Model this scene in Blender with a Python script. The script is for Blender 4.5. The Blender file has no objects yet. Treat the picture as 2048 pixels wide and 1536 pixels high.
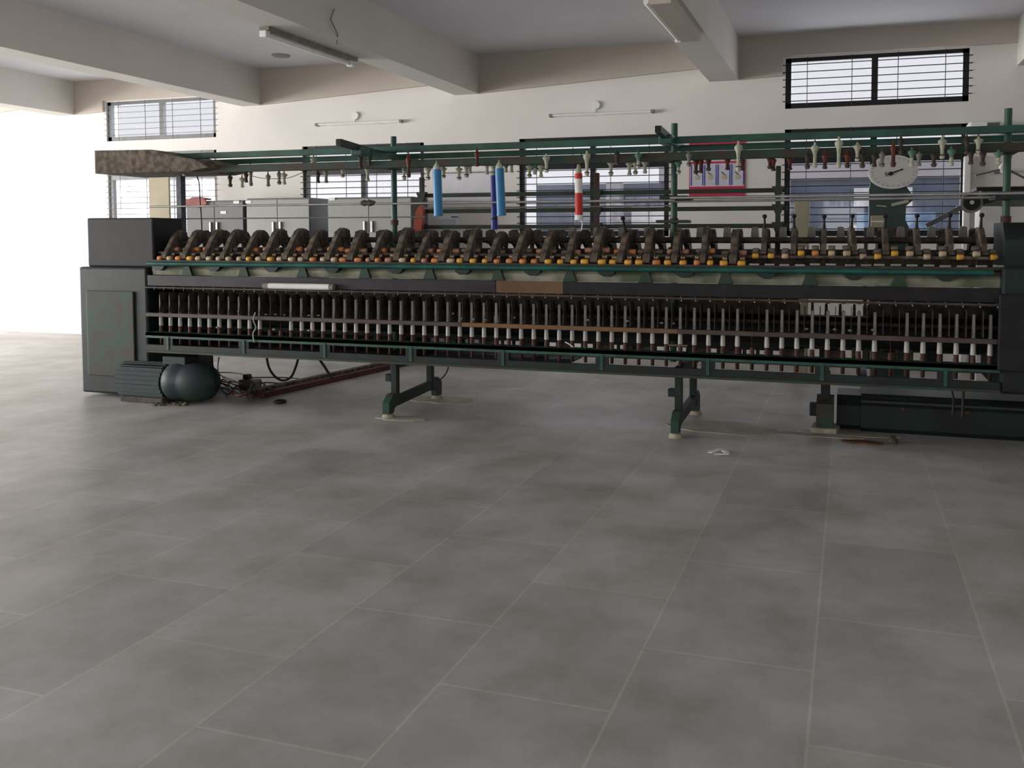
import bpy, bmesh, math, random
from mathutils import Vector, Matrix
random.seed(7)
D = bpy.data
COL = bpy.context.scene.collection
PI = math.pi

# ------------------------------------------------------------------ camera
F = 1735.0; CX, CY, HOR = 1169.0, 560.0, 474.0
EYE = 1.5; YAW = math.radians(17.0); PITCH = math.atan((CY - HOR) / F)
cam_d = D.cameras.new('camera'); cam = D.objects.new('camera', cam_d); COL.objects.link(cam)
cam.location = (0, 0, EYE); cam.rotation_euler = (PI / 2 - PITCH, 0, YAW)
cam_d.sensor_width = 36; cam_d.lens = F / 2048 * 36
cam_d.shift_x = (1024 - CX) / 2048; cam_d.shift_y = (CY - 768) / 2048
cam_d.clip_end = 200
bpy.context.scene.camera = cam
_fw = Vector((-math.sin(YAW) * math.cos(PITCH), math.cos(YAW) * math.cos(PITCH), -math.sin(PITCH)))
_rt = Vector((math.cos(YAW), math.sin(YAW), 0))
_up = _rt.cross(_fw)
def ray(px, py): return _fw + _rt * ((px - CX) / F) + _up * ((CY - py) / F)
def at(px, py, Y):
    d = ray(px, py); return Vector((0, 0, EYE)) + d * (Y / d.y)
def atz(px, py, z):
    d = ray(px, py); return Vector((0, 0, EYE)) + d * ((z - EYE) / d.z)
def atx(px, py, X):
    d = ray(px, py); return Vector((0, 0, EYE)) + d * (X / d.x)

# --------------------------------------------------------------- materials
def mat(name, col, rough=.7, metal=0, var=.18, scale=6, spec=.3, col2=None, bump=0, stretch=None, detail=5):
    m = D.materials.new(name); m.use_nodes = True
    nt = m.node_tree; b = nt.nodes['Principled BSDF']
    b.inputs['Roughness'].default_value = rough; b.inputs['Metallic'].default_value = metal
    b.inputs['Specular IOR Level'].default_value = spec
    tc = nt.nodes.new('ShaderNodeTexCoord'); n = nt.nodes.new('ShaderNodeTexNoise')
    mp = nt.nodes.new('ShaderNodeMapping')
    if stretch: mp.inputs['Scale'].default_value = stretch
    nt.links.new(tc.outputs['Object'], mp.inputs[0]); nt.links.new(mp.outputs[0], n.inputs['Vector'])
    n.inputs['Scale'].default_value = scale; n.inputs['Detail'].default_value = detail
    r = nt.nodes.new('ShaderNodeValToRGB'); c = Vector(col)
    c2 = Vector(col2) if col2 else c * (1 - var)
    c1 = c if col2 else c * (1 + var)
    r.color_ramp.elements[0].position = .35; r.color_ramp.elements[1].position = .65
    r.color_ramp.elements[0].color = (*c2, 1); r.color_ramp.elements[1].color = (*c1, 1)
    nt.links.new(n.outputs['Fac'], r.inputs[0]); nt.links.new(r.outputs[0], b.inputs['Base Color'])
    if bump:
        bp = nt.nodes.new('ShaderNodeBump'); bp.inputs['Strength'].default_value = bump
        bp.inputs['Distance'].default_value = .01
        nt.links.new(n.outputs['Fac'], bp.inputs['Height']); nt.links.new(bp.outputs[0], b.inputs['Normal'])
    return m
M = {}
M['wall'] = mat('cream_wall_paint', (.70, .67, .64), .8, var=.03, scale=1.2)
M['ceil'] = mat('ceiling_paint', (.70, .70, .73), .85, var=.03, scale=1)
M['beam'] = mat('beam_paint', (.64, .615, .575), .85, var=.03, scale=1)
M['band'] = mat('tan_shade_band_and_batten', (.50, .445, .39), .85, var=.04, scale=1)  # tan of the painted beam shadows, also the boxed light's own batten colour
M['green'] = mat('machine_green', (.02, .10, .07), .45, var=.3, scale=5, spec=.4, col2=(.015, .05, .038))
M['green_rust'] = mat('dusty_green', (.022, .06, .045), .6, var=.3, scale=7, col2=(.05, .032, .022))
M['dkgreen'] = mat('dark_green', (.010, .026, .024), .5, var=.3, scale=5, col2=(.012, .012, .012))
M['brightgreen'] = mat('green_pipe', (.015, .11, .085), .35, var=.3, scale=5, col2=(.01, .05, .05))
M['brown'] = mat('dusty_brown_metal', (.095, .074, .06), .7, var=.4, scale=14, col2=(.03, .023, .02), bump=.3)
M['brown2'] = mat('dust_brown', (.17, .135, .10), .8, var=.4, scale=16, col2=(.045, .032, .026), bump=.3)
M['dark'] = mat('black_iron', (.012, .011, .012), .6, var=.3, scale=8)
M['darkpanel'] = mat('black_panel', (.020, .017, .022), .5, var=.4, scale=3, stretch=(1, 4, 4))
M['cardboard'] = mat('tan_board', (.15, .09, .05), .8, var=.2, scale=5)
M['rail'] = mat('rusty_ring_rail', (.13, .085, .06), .5, var=.3, scale=2.2, col2=(.20, .095, .03), stretch=(.5, 3, 3))
M['rail2'] = mat('dull_rail', (.09, .065, .055), .5, var=.3, scale=4, col2=(.05, .035, .03))
M['rust'] = mat('rust_plastic', (.13, .028, .016), .5, var=.3, scale=12)
M['redbrown'] = mat('redbrown_iron', (.075, .028, .022), .6, var=.35, scale=14)
M['steel'] = mat('steel_rod', (.42, .41, .40), .3, metal=.7, var=.15, scale=6)
M['cream'] = mat('cream_plastic', (.42, .43, .33), .5, var=.15, scale=12)
M['pgreen'] = mat('pale_green_plastic', (.10, .22, .15), .5, var=.2, scale=12)
M['greyp'] = mat('grey_plastic', (.20, .19, .16), .5, var=.2, scale=12)
M['white'] = mat('white_plastic', (.80, .79, .76), .35, var=.04, scale=8)
M['boblow'] = mat('white_bobbin_foot', (.52, .50, .48), .4, var=.08, scale=10)
M['bobtube'] = mat('grey_bobbin_tube', (.42, .41, .39), .45, var=.15, scale=10)
M['blue'] = mat('light_blue_tube', (.045, .22, .45), .4, var=.06, scale=5)
M['dblue'] = mat('dark_blue_tube', (.03, .035, .26), .4, var=.1, scale=5)
M['red'] = mat('red_paper', (.55, .035, .03), .5, var=.1, scale=5)
M['cup'] = mat('grey_steel_cupboard', (.29, .29, .275), .45, var=.04, scale=1.5)
M['cupd'] = mat('dark_steel_cupboard', (.14, .135, .14), .5, var=.05, scale=1.5)
M['cupside'] = mat('cupboard_side', (.10, .105, .10), .5, var=.05, scale=2)
M['label'] = mat('white_sticker', (.75, .75, .74), .6, var=.05, scale=8)
M['duct'] = mat('cream_duct', (.36, .35, .28), .55, var=.3, scale=5, col2=(.12, .15, .09))
M['frame'] = mat('black_window_frame', (.012, .012, .014), .4, var=.1, scale=4)
M['framegrey'] = mat('grey_frame_with_glare', (.16, .165, .17), .4, var=.1, scale=4)  # grey frame, colour lightened further for the overexposed left window's glare
M['paper'] = mat('beige_paper', (.38, .34, .25), .8, var=.05, scale=4)
M['bagred'] = mat('faded_red_cloth', (.30, .12, .11), .8, var=.2, scale=9)
M['pink'] = mat('red_poster_paper', (.50, .03, .07), .6, var=.05, scale=4)
M['poster'] = mat('poster_white', (.55, .55, .62), .6, var=.05, scale=14)
M['yellow'] = mat('yellow_print', (.50, .42, .28), .6, var=.1, scale=9)
M['pblue'] = mat('blue_print', (.07, .07, .35), .6, var=.05, scale=4)
M['motor'] = mat('motor_green', (.022, .045, .036), .55, var=.3, scale=4, col2=(.018, .022, .035))
M['cable'] = mat('black_cable', (.016, .014, .013), .6, var=.2, scale=9)
M['redcable'] = mat('brown_cable', (.08, .025, .02), .6, var=.2, scale=9)
M['concrete'] = mat('cement', (.36, .33, .25), .9, var=.2, scale=14, bump=.4)
M['dirt'] = mat('oily_dirt', (.13, .11, .075), .9, var=.4, scale=14, bump=.4)
M['tester'] = mat('tester_green', (.035, .06, .055), .4, var=.1, scale=4)
M['outblue'] = mat('blue_grey_render', (.15, .18, .25), .7, var=.15, scale=1.5)
M['outpale'] = mat('pale_render', (.52, .50, .54), .7, var=.08, scale=1)
M['outwhite'] = mat('white_sky_reflection', (.93, .94, .96), .7, var=.04, scale=1)  # white painted in for sky reflected in the neighbour's window panes
M['ground'] = mat('outdoor_ground', (.30, .28, .25), .9, var=.1, scale=1)
M['cot_y'] = mat('yellow_cot', (.62, .33, .05), .5, var=.15, scale=12)
M['cot_o'] = mat('orange_cot', (.52, .20, .07), .5, var=.15, scale=12)
M['cot_p'] = mat('pale_cot', (.46, .36, .24), .5, var=.15, scale=12)
M['cot_k'] = mat('pink_cot', (.38, .19, .13), .5, var=.15, scale=12)

# floor of stone slabs with pale joints
m = D.materials.new('stone_slabs'); m.use_nodes = True; nt = m.node_tree; b = nt.nodes['Principled BSDF']
tc = nt.nodes.new('ShaderNodeTexCoord'); mp = nt.nodes.new('ShaderNodeMapping')
mp.inputs['Rotation'].default_value = (0, 0, PI / 2); mp.inputs['Location'].default_value = (.33, .1, 0)
br = nt.nodes.new('ShaderNodeTexBrick'); br.inputs['Scale'].default_value = 1
br.inputs['Brick Width'].default_value = .9; br.inputs['Row Height'].default_value = .6; br.offset = .5
br.inputs['Mortar Size'].default_value = .007; br.inputs['Mortar Smooth'].default_value = .7
br.inputs['Color1'].default_value = (.48, .47, .465, 1); br.inputs['Color2'].default_value = (.41, .41, .41, 1)
br.inputs['Mortar'].default_value = (.55, .53, .50, 1); br.inputs['Bias'].default_value = 0
n1 = nt.nodes.new('ShaderNodeTexNoise'); n1.inputs['Scale'].default_value = 1.7; n1.inputs['Detail'].default_value = 7
n1.inputs['Roughness'].default_value = .65
r1 = nt.nodes.new('ShaderNodeValToRGB'); r1.color_ramp.elements[0].position = .3; r1.color_ramp.elements[1].position = .7
r1.color_ramp.elements[0].color = (.66, .64, .58, 1); r1.color_ramp.elements[1].color = (1.15, 1.15, 1.15, 1)
mx = nt.nodes.new('ShaderNodeMixRGB'); mx.blend_type = 'MULTIPLY'; mx.inputs[0].default_value = 1
nt.links.new(tc.outputs['Object'], mp.inputs[0]); nt.links.new(mp.outputs[0], br.inputs['Vector'])
nt.links.new(tc.outputs['Object'], n1.inputs['Vector']); nt.links.new(n1.outputs['Fac'], r1.inputs[0])
nt.links.new(br.outputs['Color'], mx.inputs[1]); nt.links.new(r1.outputs[0], mx.inputs[2])
nt.links.new(mx.outputs[0], b.inputs['Base Color']); b.inputs['Roughness'].default_value = .42
b.inputs['Specular IOR Level'].default_value = .4
M['floor'] = m
# window glass
m = D.materials.new('window_glass'); m.use_nodes = True; nt = m.node_tree
for nd in list(nt.nodes):
    if nd.type == 'BSDF_PRINCIPLED': nt.nodes.remove(nd)
out = nt.nodes['Material Output']; tr = nt.nodes.new('ShaderNodeBsdfTransparent'); gl = nt.nodes.new('ShaderNodeBsdfGlossy')
tr.inputs[0].default_value = (.88, .885, .91, 1); gl.inputs['Roughness'].default_value = .05
ms = nt.nodes.new('ShaderNodeMixShader'); ms.inputs[0].default_value = .05
nt.links.new(tr.outputs[0], ms.inputs[1]); nt.links.new(gl.outputs[0], ms.inputs[2]); nt.links.new(ms.outputs[0], out.inputs[0])
M['glass'] = m

# ----------------------------------------------------------- mesh builders
class MB:
    """collects shapes into one mesh, several materials allowed"""
    def __init__(s): s.v = []; s.f = []; s.mi = []; s.sm = []; s.mats = []
    def _m(s, m):
        if m not in s.mats: s.mats.append(m)
        return s.mats.index(m)
    def add(s, vs, fs, m, smooth=False):
        o = len(s.v); s.v += [Vector(v) for v in vs]; i = s._m(m)
        for f in fs: s.f.append([o + k for k in f]); s.mi.append(i); s.sm.append(smooth)
        return s
    def box(s, a, b, m, bev=0):
        x0, y0, z0 = [min(p, q) for p, q in zip(a, b)]; x1, y1, z1 = [max(p, q) for p, q in zip(a, b)]
        if bev:
            bm = bmesh.new(); bmesh.ops.create_cube(bm, size=1)
            for v in bm.verts: v.co = Vector(((x0 + x1) / 2 + v.co.x * (x1 - x0), (y0 + y1) / 2 + v.co.y * (y1 - y0), (z0 + z1) / 2 + v.co.z * (z1 - z0)))
            bmesh.ops.bevel(bm, geom=bm.edges[:], offset=min(bev, .45 * min(x1 - x0, y1 - y0, z1 - z0)), segments=2, affect='EDGES', profile=.5)
            bm.verts.index_update()
            s.add([v.co.copy() for v in bm.verts], [[v.index for v in f.verts] for f in bm.faces], m); bm.free(); return s
        vs = [(x, y, z) for x in (x0, x1) for y in (y0, y1) for z in (z0, z1)]
        return s.add(vs, [(0, 1, 3, 2), (4, 6, 7, 5), (0, 4, 5, 1), (2, 3, 7, 6), (0, 2, 6, 4), (1, 5, 7, 3)], m)
    def bar(s, p, q, w, h, m):
        """square bar from p to q, w sideways, h upwards"""
        p = Vector(p); q = Vector(q); d = (q - p).normalized(); u = Vector((0, 0, 1))
        if abs(d.z) > .95: u = Vector((0, 1, 0))
        r = d.cross(u).normalized(); u = r.cross(d)
        vs = [e + r * (a * w / 2) + u * (c * h / 2) for e in (p, q) for a, c in ((-1, -1), (1, -1), (1, 1), (-1, 1))]
        return s.add(vs, [(3, 2, 1, 0), (4, 5, 6, 7), (0, 1, 5, 4), (1, 2, 6, 5), (2, 3, 7, 6), (3, 0, 4, 7)], m)
    def tube(s, pts, r, m, n=8, closed=False):
        pts = [Vector(p) for p in pts]; k = len(pts); rs = r if isinstance(r, (list, tuple)) else [r] * k
        vs = []; fs = []; ref = None
        for i, p in enumerate(pts):
            d = (pts[(i + 1) % k if closed else min(i + 1, k - 1)] - pts[(i - 1) % k if closed else max(i - 1, 0)]).normalized()
            if ref is None: ref = Vector((0, 0, 1)) if abs(d.z) < .9 else Vector((1, 0, 0))
            a = d.cross(ref).normalized(); b_ = a.cross(d).normalized(); ref = b_
            vs += [p + (a * math.cos(t) + b_ * math.sin(t)) * rs[i] for t in [2 * PI * j / n for j in range(n)]]
        for i in range(k if closed else k - 1):
            for j in range(n):
                a0 = i * n + j; a1 = i * n + (j + 1) % n; b0 = ((i + 1) % k) * n + j; b1 = ((i + 1) % k) * n + (j + 1) % n
                fs.append((a0, b0, b1, a1))
        s.add(vs, fs, m, True)
        if not closed:
            s.add(vs[:n], [list(range(n))], m); s.add(vs[-n:], [list(range(n))[::-1]], m)
        return s
    def lathe(s, c, prof, m, n=12, axis='z'):
        """prof: list of (radius, height) about an axis through c"""
        c = Vector(c); vs = []; fs = []
        for (r, h) in prof:
            for j in range(n):
                t = 2 * PI * j / n; x, y = r * math.cos(t), r * math.sin(t)
                vs.append(c + (Vector((x, y, h)) if axis == 'z' else Vector((h, x, y)) if axis == 'x' else Vector((x, h, y))))
        for i in range(len(prof) - 1):
            for j in range(n):
                fs.append((i * n + j, i * n + (j + 1) % n, (i + 1) * n + (j + 1) % n, (i + 1) * n + j))
        s.add(vs, fs, m, True)
        s.add(vs[:n], [list(range(n))[::-1]], m); s.add(vs[-n:], [list(range(n))], m)
        return s
    def prism(s, poly, x0, x1, m, axis='x'):
        """poly in (y,z) extruded along x, or (x,z) along y, or (x,y) along z"""
        def P(a, b_, t): return (t, a, b_) if axis == 'x' else (a, t, b_) if axis == 'y' else (a, b_, t)
        n = len(poly); vs = [P(a, b_, x0) for a, b_ in poly] + [P(a, b_, x1) for a, b_ in poly]
        fs = [list(range(n)), list(range(n, 2 * n))[::-1]] + [(j, j + n, (j + 1) % n + n, (j + 1) % n) for j in range(n)]
        return s.add(vs, fs, m)
    def build(s, name, parent=None, origin=None, label=None):
        xs = [v.x for v in s.v]; ys = [v.y for v in s.v]; zs = [v.z for v in s.v]
        o = Vector(origin) if origin is not None else Vector(((min(xs) + max(xs)) / 2, (min(ys) + max(ys)) / 2, min(zs)))
        me = D.meshes.new(name); me.from_pydata([v - o for v in s.v], [], s.f)
        for mm in s.mats: me.materials.append(mm)
        for p, i, sm in zip(me.polygons, s.mi, s.sm): p.material_index = i; p.use_smooth = sm
        bm = bmesh.new(); bm.from_mesh(me); bmesh.ops.recalc_face_normals(bm, faces=bm.faces[:]); bm.to_mesh(me); bm.free()
        ob = D.objects.new(name, me); COL.objects.link(ob); ob.location = o
        if parent: adopt(ob, parent)
        if label: ob['label'] = label
        return ob
def wloc(o):
    v = Vector(o.location)
    return v
def adopt(ob, parent):
    # keep world coordinates (all objects are unrotated, translated only)
    ob.parent = parent; ob.matrix_parent_inverse = Matrix.Translation(-(parent['_w'] and Vector(parent['_w']) if '_w' in parent else wloc(parent)))
    ob['_w'] = tuple(ob.location)
def empty(name, loc, label, cat, group=None):
    e = D.objects.new(name, None); COL.objects.link(e); e.location = loc; e['_w'] = tuple(loc)
    e.empty_display_size = .1
    e['label'] = label; e['category'] = cat
    if group: e['group'] = group
    return e
def tag(o, label, cat, group=None, kind=None):
    o['label'] = label; o['category'] = cat
    if group: o['group'] = group
    if kind: o['kind'] = kind
    return o
def struct(o): o['kind'] = 'structure'; return o
def clone(src, loc, parent=None, mesh=None):
    c = src.copy(); COL.objects.link(c); c.location = loc
    if mesh: c.data = mesh
    if '_w' in c: del c['_w']
    if parent: adopt(c, parent)
    return c

# -------------------------------------------------------------- room shell
YW = 10.5; XL_, XR_ = -18.0, 4.4; YB = -3.5; ZC = 3.86; ZB = 3.36; TH = .24
struct(MB().box((XL_, YB, -.1), (XR_, YW, 0), M['floor']).build('floor', origin=(0, 0, 0)))
struct(MB().box((XL_ - .3, YB - .3, ZC), (XR_ + .3, YW + .3, ZC + .15), M['ceil']).build('ceiling'))
def wall_open(name, x0, x1, opens, along='x', pos=0, th=TH, z1=ZC):
    """wall with rectangular openings (a0,a1,z0,z1)"""
    mb = MB(); xs = sorted({x0, x1, *[o[0] for o in opens], *[o[1] for o in opens]})
    for a, b_ in zip(xs, xs[1:]):
        mid = (a + b_) / 2; hs = sorted([(o[2], o[3]) for o in opens if o[0] < mid < o[1]]); z = 0
        for h0, h1 in hs + [(z1, z1)]:
            if h0 - z > 1e-4:
                if along == 'x': mb.box((a, pos, z), (b_, pos + th, h0), M['wall'])
                else: mb.box((pos, a, z), (pos + th, b_, h0), M['wall'])
            z = h1
    return struct(mb.build(name))
W3 = (-.75, 1.235); W2 = (-4.09, -2.13); W1 = (-7.33, -5.45); W0 = (-10.75, -8.77)
LZ0, LZ1 = 1.51, 2.76; UZ0, UZ1 = 3.0, 3.585
back_open = [(*W3, LZ0, LZ1), (*W3, UZ0, UZ1), (*W2, LZ0, LZ1), (*W1, LZ0, LZ1), (*W0, LZ0, LZ1), (*W0, UZ0 - .06, UZ1 - .06)]
wall_open('wall_back', XL_, XR_, back_open, 'x', YW)
left_open = [(-2.5, .6, .5, 3.2), (1.4, 4.4, .5, 3.2), (5.2, 7.6, .5, 3.2), (8.0, 9.6, .5, 3.2)]
wall_open('wall_left', YB, YW, left_open, 'y', XL_ - TH)
wall_open('wall_right', YB, YW, [(1.0, 3.0, 1.5, 2.76)], 'y', XR_)
front_open = [(-12.5, -9.5, 1.0, 2.76), (-8, -5, 1.0, 2.76), (-4.5, -1.5, 1.0, 2.76), (-.7, 1.6, 1.0, 2.76)]
wall_open('wall_front', XL_, XR_, front_open, 'x', YB - TH)
# cross beams
beams = [-14.67, -11.32, -7.97, -4.64, -1.29, 2.06]
for i, xr in enumerate(beams):
    struct(MB().box((xr - .35, YB, ZB), (xr, YW, ZC), M['beam']).build('beam_and_shade_%d' % (i + 1)))
# beam shadows on the back wall built as tan bands, deeper at the left
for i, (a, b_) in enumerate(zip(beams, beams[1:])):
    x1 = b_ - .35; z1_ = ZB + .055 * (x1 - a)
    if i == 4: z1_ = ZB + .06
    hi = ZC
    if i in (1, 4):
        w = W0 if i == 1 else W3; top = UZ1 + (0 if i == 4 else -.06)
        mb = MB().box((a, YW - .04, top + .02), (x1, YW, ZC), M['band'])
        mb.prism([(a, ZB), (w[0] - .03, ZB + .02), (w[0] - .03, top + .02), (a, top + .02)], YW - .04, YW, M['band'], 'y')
        struct(mb.build('beam_and_shade_%d' % (i + 7)))
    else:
        struct(MB().prism([(a, ZB), (x1, z1_), (x1, ZC), (a, ZC)], YW - .04, YW, M['band'], 'y').build('beam_and_shade_%d' % (i + 7)))

# ---------------------------------------------------------------- windows
def window(n, X0, X1, z0, z1, transom=None, fm='frame', rods=.085, mullion=True):
    Y0, Y1 = YW + .03, YW + .09; fr = M[fm]; t = .065
    root = struct(D.objects.new('window_%d' % n, None)); COL.objects.link(root)
    root.location = ((X0 + X1) / 2, YW + .06, z0); root['_w'] = tuple(root.location); root.empty_display_size = .1
    f = MB()
    f.box((X0, Y0, z0), (X1, Y1, z0 + t), fr).box((X0, Y0, z1 - t * .7), (X1, Y1, z1), fr)
    f.box((X0, Y0, z0), (X0 + t, Y1, z1), fr).box((X1 - t, Y0, z0), (X1, Y1, z1), fr)
    f.build('window_frame', root)
    xm = (X0 + X1) / 2
    if mullion: MB().box((xm - .035, Y0, z0 + t), (xm + .035, Y1, z1 - t * .7), fr).build('mullion', root)
    if transom: MB().box((X0 + t, Y0 - .005, transom[0]), (X1 - t, Y1, transom[1]), fr).build('transom', root)
    MB().box((X0 + t, YW + .06, z0 + t), (X1 - t, YW + .066, z1 - t * .7), M['glass']).build('glass_pane', root)
    g = MB(); k = int((z1 - z0) / rods)
    for i in range(1, k + 1):
        z = z0 + (z1 - z0) * i / (k + 1); g.tube([(X0 - .03, YW - .012, z), (X1 + .03, YW - .012, z)], .0055 if fm == 'frame' else .004, M[fm], 5)  # grey grille rods thinned so they look washed out by glare
    for i in (1, 3, 5, 7):
        x = X0 + (X1 - X0) * i / 8; g.tube([(x, YW - .018, z0), (x, YW - .018, z1)], .005, M[fm], 5)
    g.build('window_grille', root)
window(1, *W0, LZ0, LZ1, (2.36, 2.44), 'framegrey')
window(2, *W0, UZ0 - .06, UZ1 - .06, None, 'framegrey')
window(3, *W1, LZ0, LZ1, (2.36, 2.46))
window(4, *W2, LZ0, LZ1, (2.36, 2.49))
window(5, *W3, LZ0, LZ1, (2.36, 2.49))
window(6, *W3, UZ0, UZ1)

# -------------------------------------------------------------- outdoors
tag(MB().box((-30, YW + .5, -.25), (25, 40, -.05), M['ground']).build('yard'), 'pale bare yard ground outside beyond the back windows', 'ground', kind='stuff')
nb = empty('neighbouring_building', (-1, 15, -.05), 'blue grey building with pale columns seen through the windows behind the machine', 'building')
MB().box((-5.5, 15, -.05), (6.5, 15.3, 2.45), M['outblue']).build('wall', nb)
MB().box((-3.2, 14.9, 2.45), (6.8, 15.5, 2.8), M['outpale']).build('parapet', nb)
for X0, X1 in ((-4.1, -3.85), (-1.2, -1.0), (2.05, 2.6)): MB().box((X0, 14.7, -.05), (X1, 14.98, 2.45), M['outpale']).build('column', nb)
for X0, X1, z0, z1 in ((-3.7, -2.9, 1.62, 2.05), (.05, .95, 2.0, 2.3), (-3.7, -3.4, 1.3, 1.55), (.0, .35, 1.45, 1.7), (1.6, 2.0, 1.9, 2.0)):
    MB().box((X0, 14.94, z0), (X1, 14.99, z1), M['outwhite']).build('window', nb)
MB().box((-2.6, 14.9, 1.2), (-1.7, 14.99, 1.95), mat('pale_blue_glass', (.42, .62, .9), .3, var=.1)).build('door', nb)
MB().box((.1, 14.9, 1.2), (1.3, 14.99, 1.9), mat('blue_glass', (.26, .4, .6), .3, var=.3, scale=3)).build('door', nb)

# ---------------------------------------------------- ceiling & wall lamps
def wall_lamp(pa, pb, pc, label):
    a = at(*pa, YW - .05); b_ = at(*pb, YW - .05); z = (a.z + b_.z) / 2
    r = empty('tube_light', ((a.x + b_.x) / 2, YW, z), label, 'lamp', 'tube lights on the back wall')
    MB().box((a.x, YW - .03, z - .018), (b_.x, YW, z + .022), M['label']).build('batten', r)
    t = MB().tube([(a.x + .05, YW - .055, z), (b_.x - .05, YW - .055, z)], .014, M['white'], 8).build('glass_tube', r)
    for x in (a.x + .03, b_.x - .03): MB().box((x - .02, YW - .075, z - .02), (x + .02, YW - .0, z + .02), M['greyp'], .004).build('end_cap', r)
    c = at(*pc, YW); e = MB().lathe((c.x, YW, c.z), [(.05, -.03), (.055, -.012), (.055, 0)], M['label'], 12, 'y').build('junction_box', r)
    MB().tube([(c.x, YW - .02, c.z - .04), (c.x + .0, YW - .02, c.z - .08), (c.x + .03, YW - .02, z + .02)], .005, M['greyp'], 5).build('cord', r)
wall_lamp((630, 249), (806, 243), (712, 232), 'slim tube light high on the back wall above the steel cupboards')
wall_lamp((1097, 231), (1310, 223), (1193, 211), 'slim tube light high on the back wall above the middle window')
r = empty('tube_light', (-4.93, 7.3, 3.29), 'white tube light running under the ceiling beam at upper left', 'lamp')
MB().box((-5.03, 6.6, 3.325), (-4.93, 8.05, ZB), M['greyp']).build('batten', r)
MB().tube([(-5.0, 6.66, 3.30), (-5.0, 8.0, 3.30)], .021, M['white'], 10).build('glass_tube', r)
for y in (6.63, 8.02): MB().box((-5.03, y - .03, 3.27), (-4.96, y + .03, 3.33), M['label'], .006).build('end_cap', r)
MB().tube([(-4.62, 7.15, 3.62), (-4.6, 7.05, 3.5), (-4.62, 7.2, 3.4), (-4.7, 7.3, 3.33)], .006, M['greyp'], 5).build('cord', r)
r = empty('tube_light', (-1.44, 7.3, 3.29), 'boxed tube light under the right hand ceiling beam', 'lamp')
MB().box((-1.5, 6.6, 3.28), (-1.33, 7.95, ZB), M['band']).build('batten', r)
MB().tube([(-1.53, 6.62, 3.31), (-1.53, 7.93, 3.31)], .022, M['white'], 10).build('glass_tube', r)
MB().box((-1.56, 7.93, 3.28), (-1.5, 7.97, 3.35), M['label'], .005).build('end_cap', r)
c = atz(562, 110, ZC)
tag(MB().lathe((c.x, c.y, ZC - .03), [(.03, 0), (.1, .008), (.12, .03)], M['cup'], 16).build('ceiling_rose'), 'small round grey ceiling rose in the bay left of the beam', 'ceiling rose')

# --------------------------------------------------------------- furniture
def cupboard(px0, px1, pyt, Y, label, main, depth=.45, stickers=(), handle=None, side=True):
    a = at(px0, pyt, Y); b_ = at(px1, pyt, Y); z = (a.z + b_.z) / 2; X0, X1 = a.x, b_.x
    r = empty('steel_cupboard', ((X0 + X1) / 2, Y + depth / 2, 0), label, 'cupboard', 'steel cupboards along the back wall')
    MB().box((X0, Y + .02, .06), (X1, Y + depth, z), M['cupside'] if side else main, .006).build('body', r)
    xm = (X0 + X1) / 2
    for k, (p, q) in enumerate(((X0 + .005, xm - .004), (xm + .004, X1 - .005))):
        d = MB().box((p, Y, .1), (q, Y + .02, z - .02), main, .004).build('door', r)
        hx = q - .05 if k == 0 else p + .05
        MB().box((hx - .012, Y - .03, 1.56), (hx + .012, Y, 1.70), M['steel'], .004).build('handle', d)
    for x in (X0 + .03, X1 - .03):
        MB().box((x - .03, Y + .04, 0), (x + .03, Y + depth - .03, .06), M['cupside']).build('foot', r)
    for sx, sy in stickers:
        c = at(sx, sy, Y); MB().box((c.x - .045, Y - .006, c.z - .018), (c.x + .045, Y, c.z + .018), M['label']).build('sticker', r)
    return r
cupboard(372, 486, 401, 9.75, 'dark grey steel cupboard with a red bag on top, leftmost of the row', M['cupd'], stickers=((473, 399.5 + 5), (447, 425)))
cupboard(492, 618, 396, 9.75, 'light grey steel cupboard with a bright handle between the dark cupboard and the rightmost one', M['cup'], stickers=((497, 404),))
cupboard(655, 822, 394, 9.75, 'light grey steel cupboard below the barred window, rightmost of the row', M['cup'], stickers=((664, 398),))
a = at(395, 401, 9.78)
f = MB().tube([a + Vector((-.16, .03, .015)), a + Vector((-.10, .03, .025)), a + Vector((.05, .03, .025)), a + Vector((.20, .03, .015))], [.01, .025, .025, .01], M['bagred'], 10)
f.prism([(a.x - .15, a.z + .02), (a.x + .16, a.z + .02), (a.x + .20, a.z - .05), (a.x + .05, a.z - .10), (a.x - .08, a.z - .09), (a.x - .17, a.z - .04)], 9.72, 9.745, M['bagred'], 'y')
tag(f.build('bag'), 'limp red bag hanging over the front of the dark grey cupboard', 'bag')
# paper notice and board
def flat(name, px0, py0, px1, py1, Y, mt, label, cat, th=.02, group=None):
    a = at(px0, py0, Y); b_ = at(px1, py1, Y)
    return tag(MB().box((a.x, Y - th, b_.z), (b_.x, Y, a.z), mt, .003).build(name), label, cat, group)
a = at(300, 347, 9.9); b_ = at(342, 436, 9.9)
tag(MB().box((a.x, 9.87, 0), (b_.x, 9.9, a.z), M['paper'], .003).build('notice_board'), 'tall beige board standing at the far left behind the machine', 'board')
MB_board = empty('whiteboard', (at(930, 400, YW).x, YW, at(930, 405, YW).z), 'pale glossy wall chart board between the two blue tubes', 'board')
a = at(878, 346, YW - .01); b_ = at(987, 404, YW - .01)
MB().box((a.x, YW - .02, b_.z), (b_.x, YW, a.z), mat('pale_chart', (.62, .61, .66), .3, var=.08, scale=3)).build('panel', MB_board)
MB().box((a.x, YW - .03, a.z - .012), (b_.x, YW, a.z + .004), M['greyp']).build('top_edge', MB_board)
MB().box((a.x + .02, YW - .024, b_.z), (a.x + .04, YW - .0, a.z), M['label']).build('side_edge', MB_board)
s_ = empty('sign', at(897, 452, YW), 'small white and blue printed sign on the wall below the chart board', 'sign')
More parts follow.
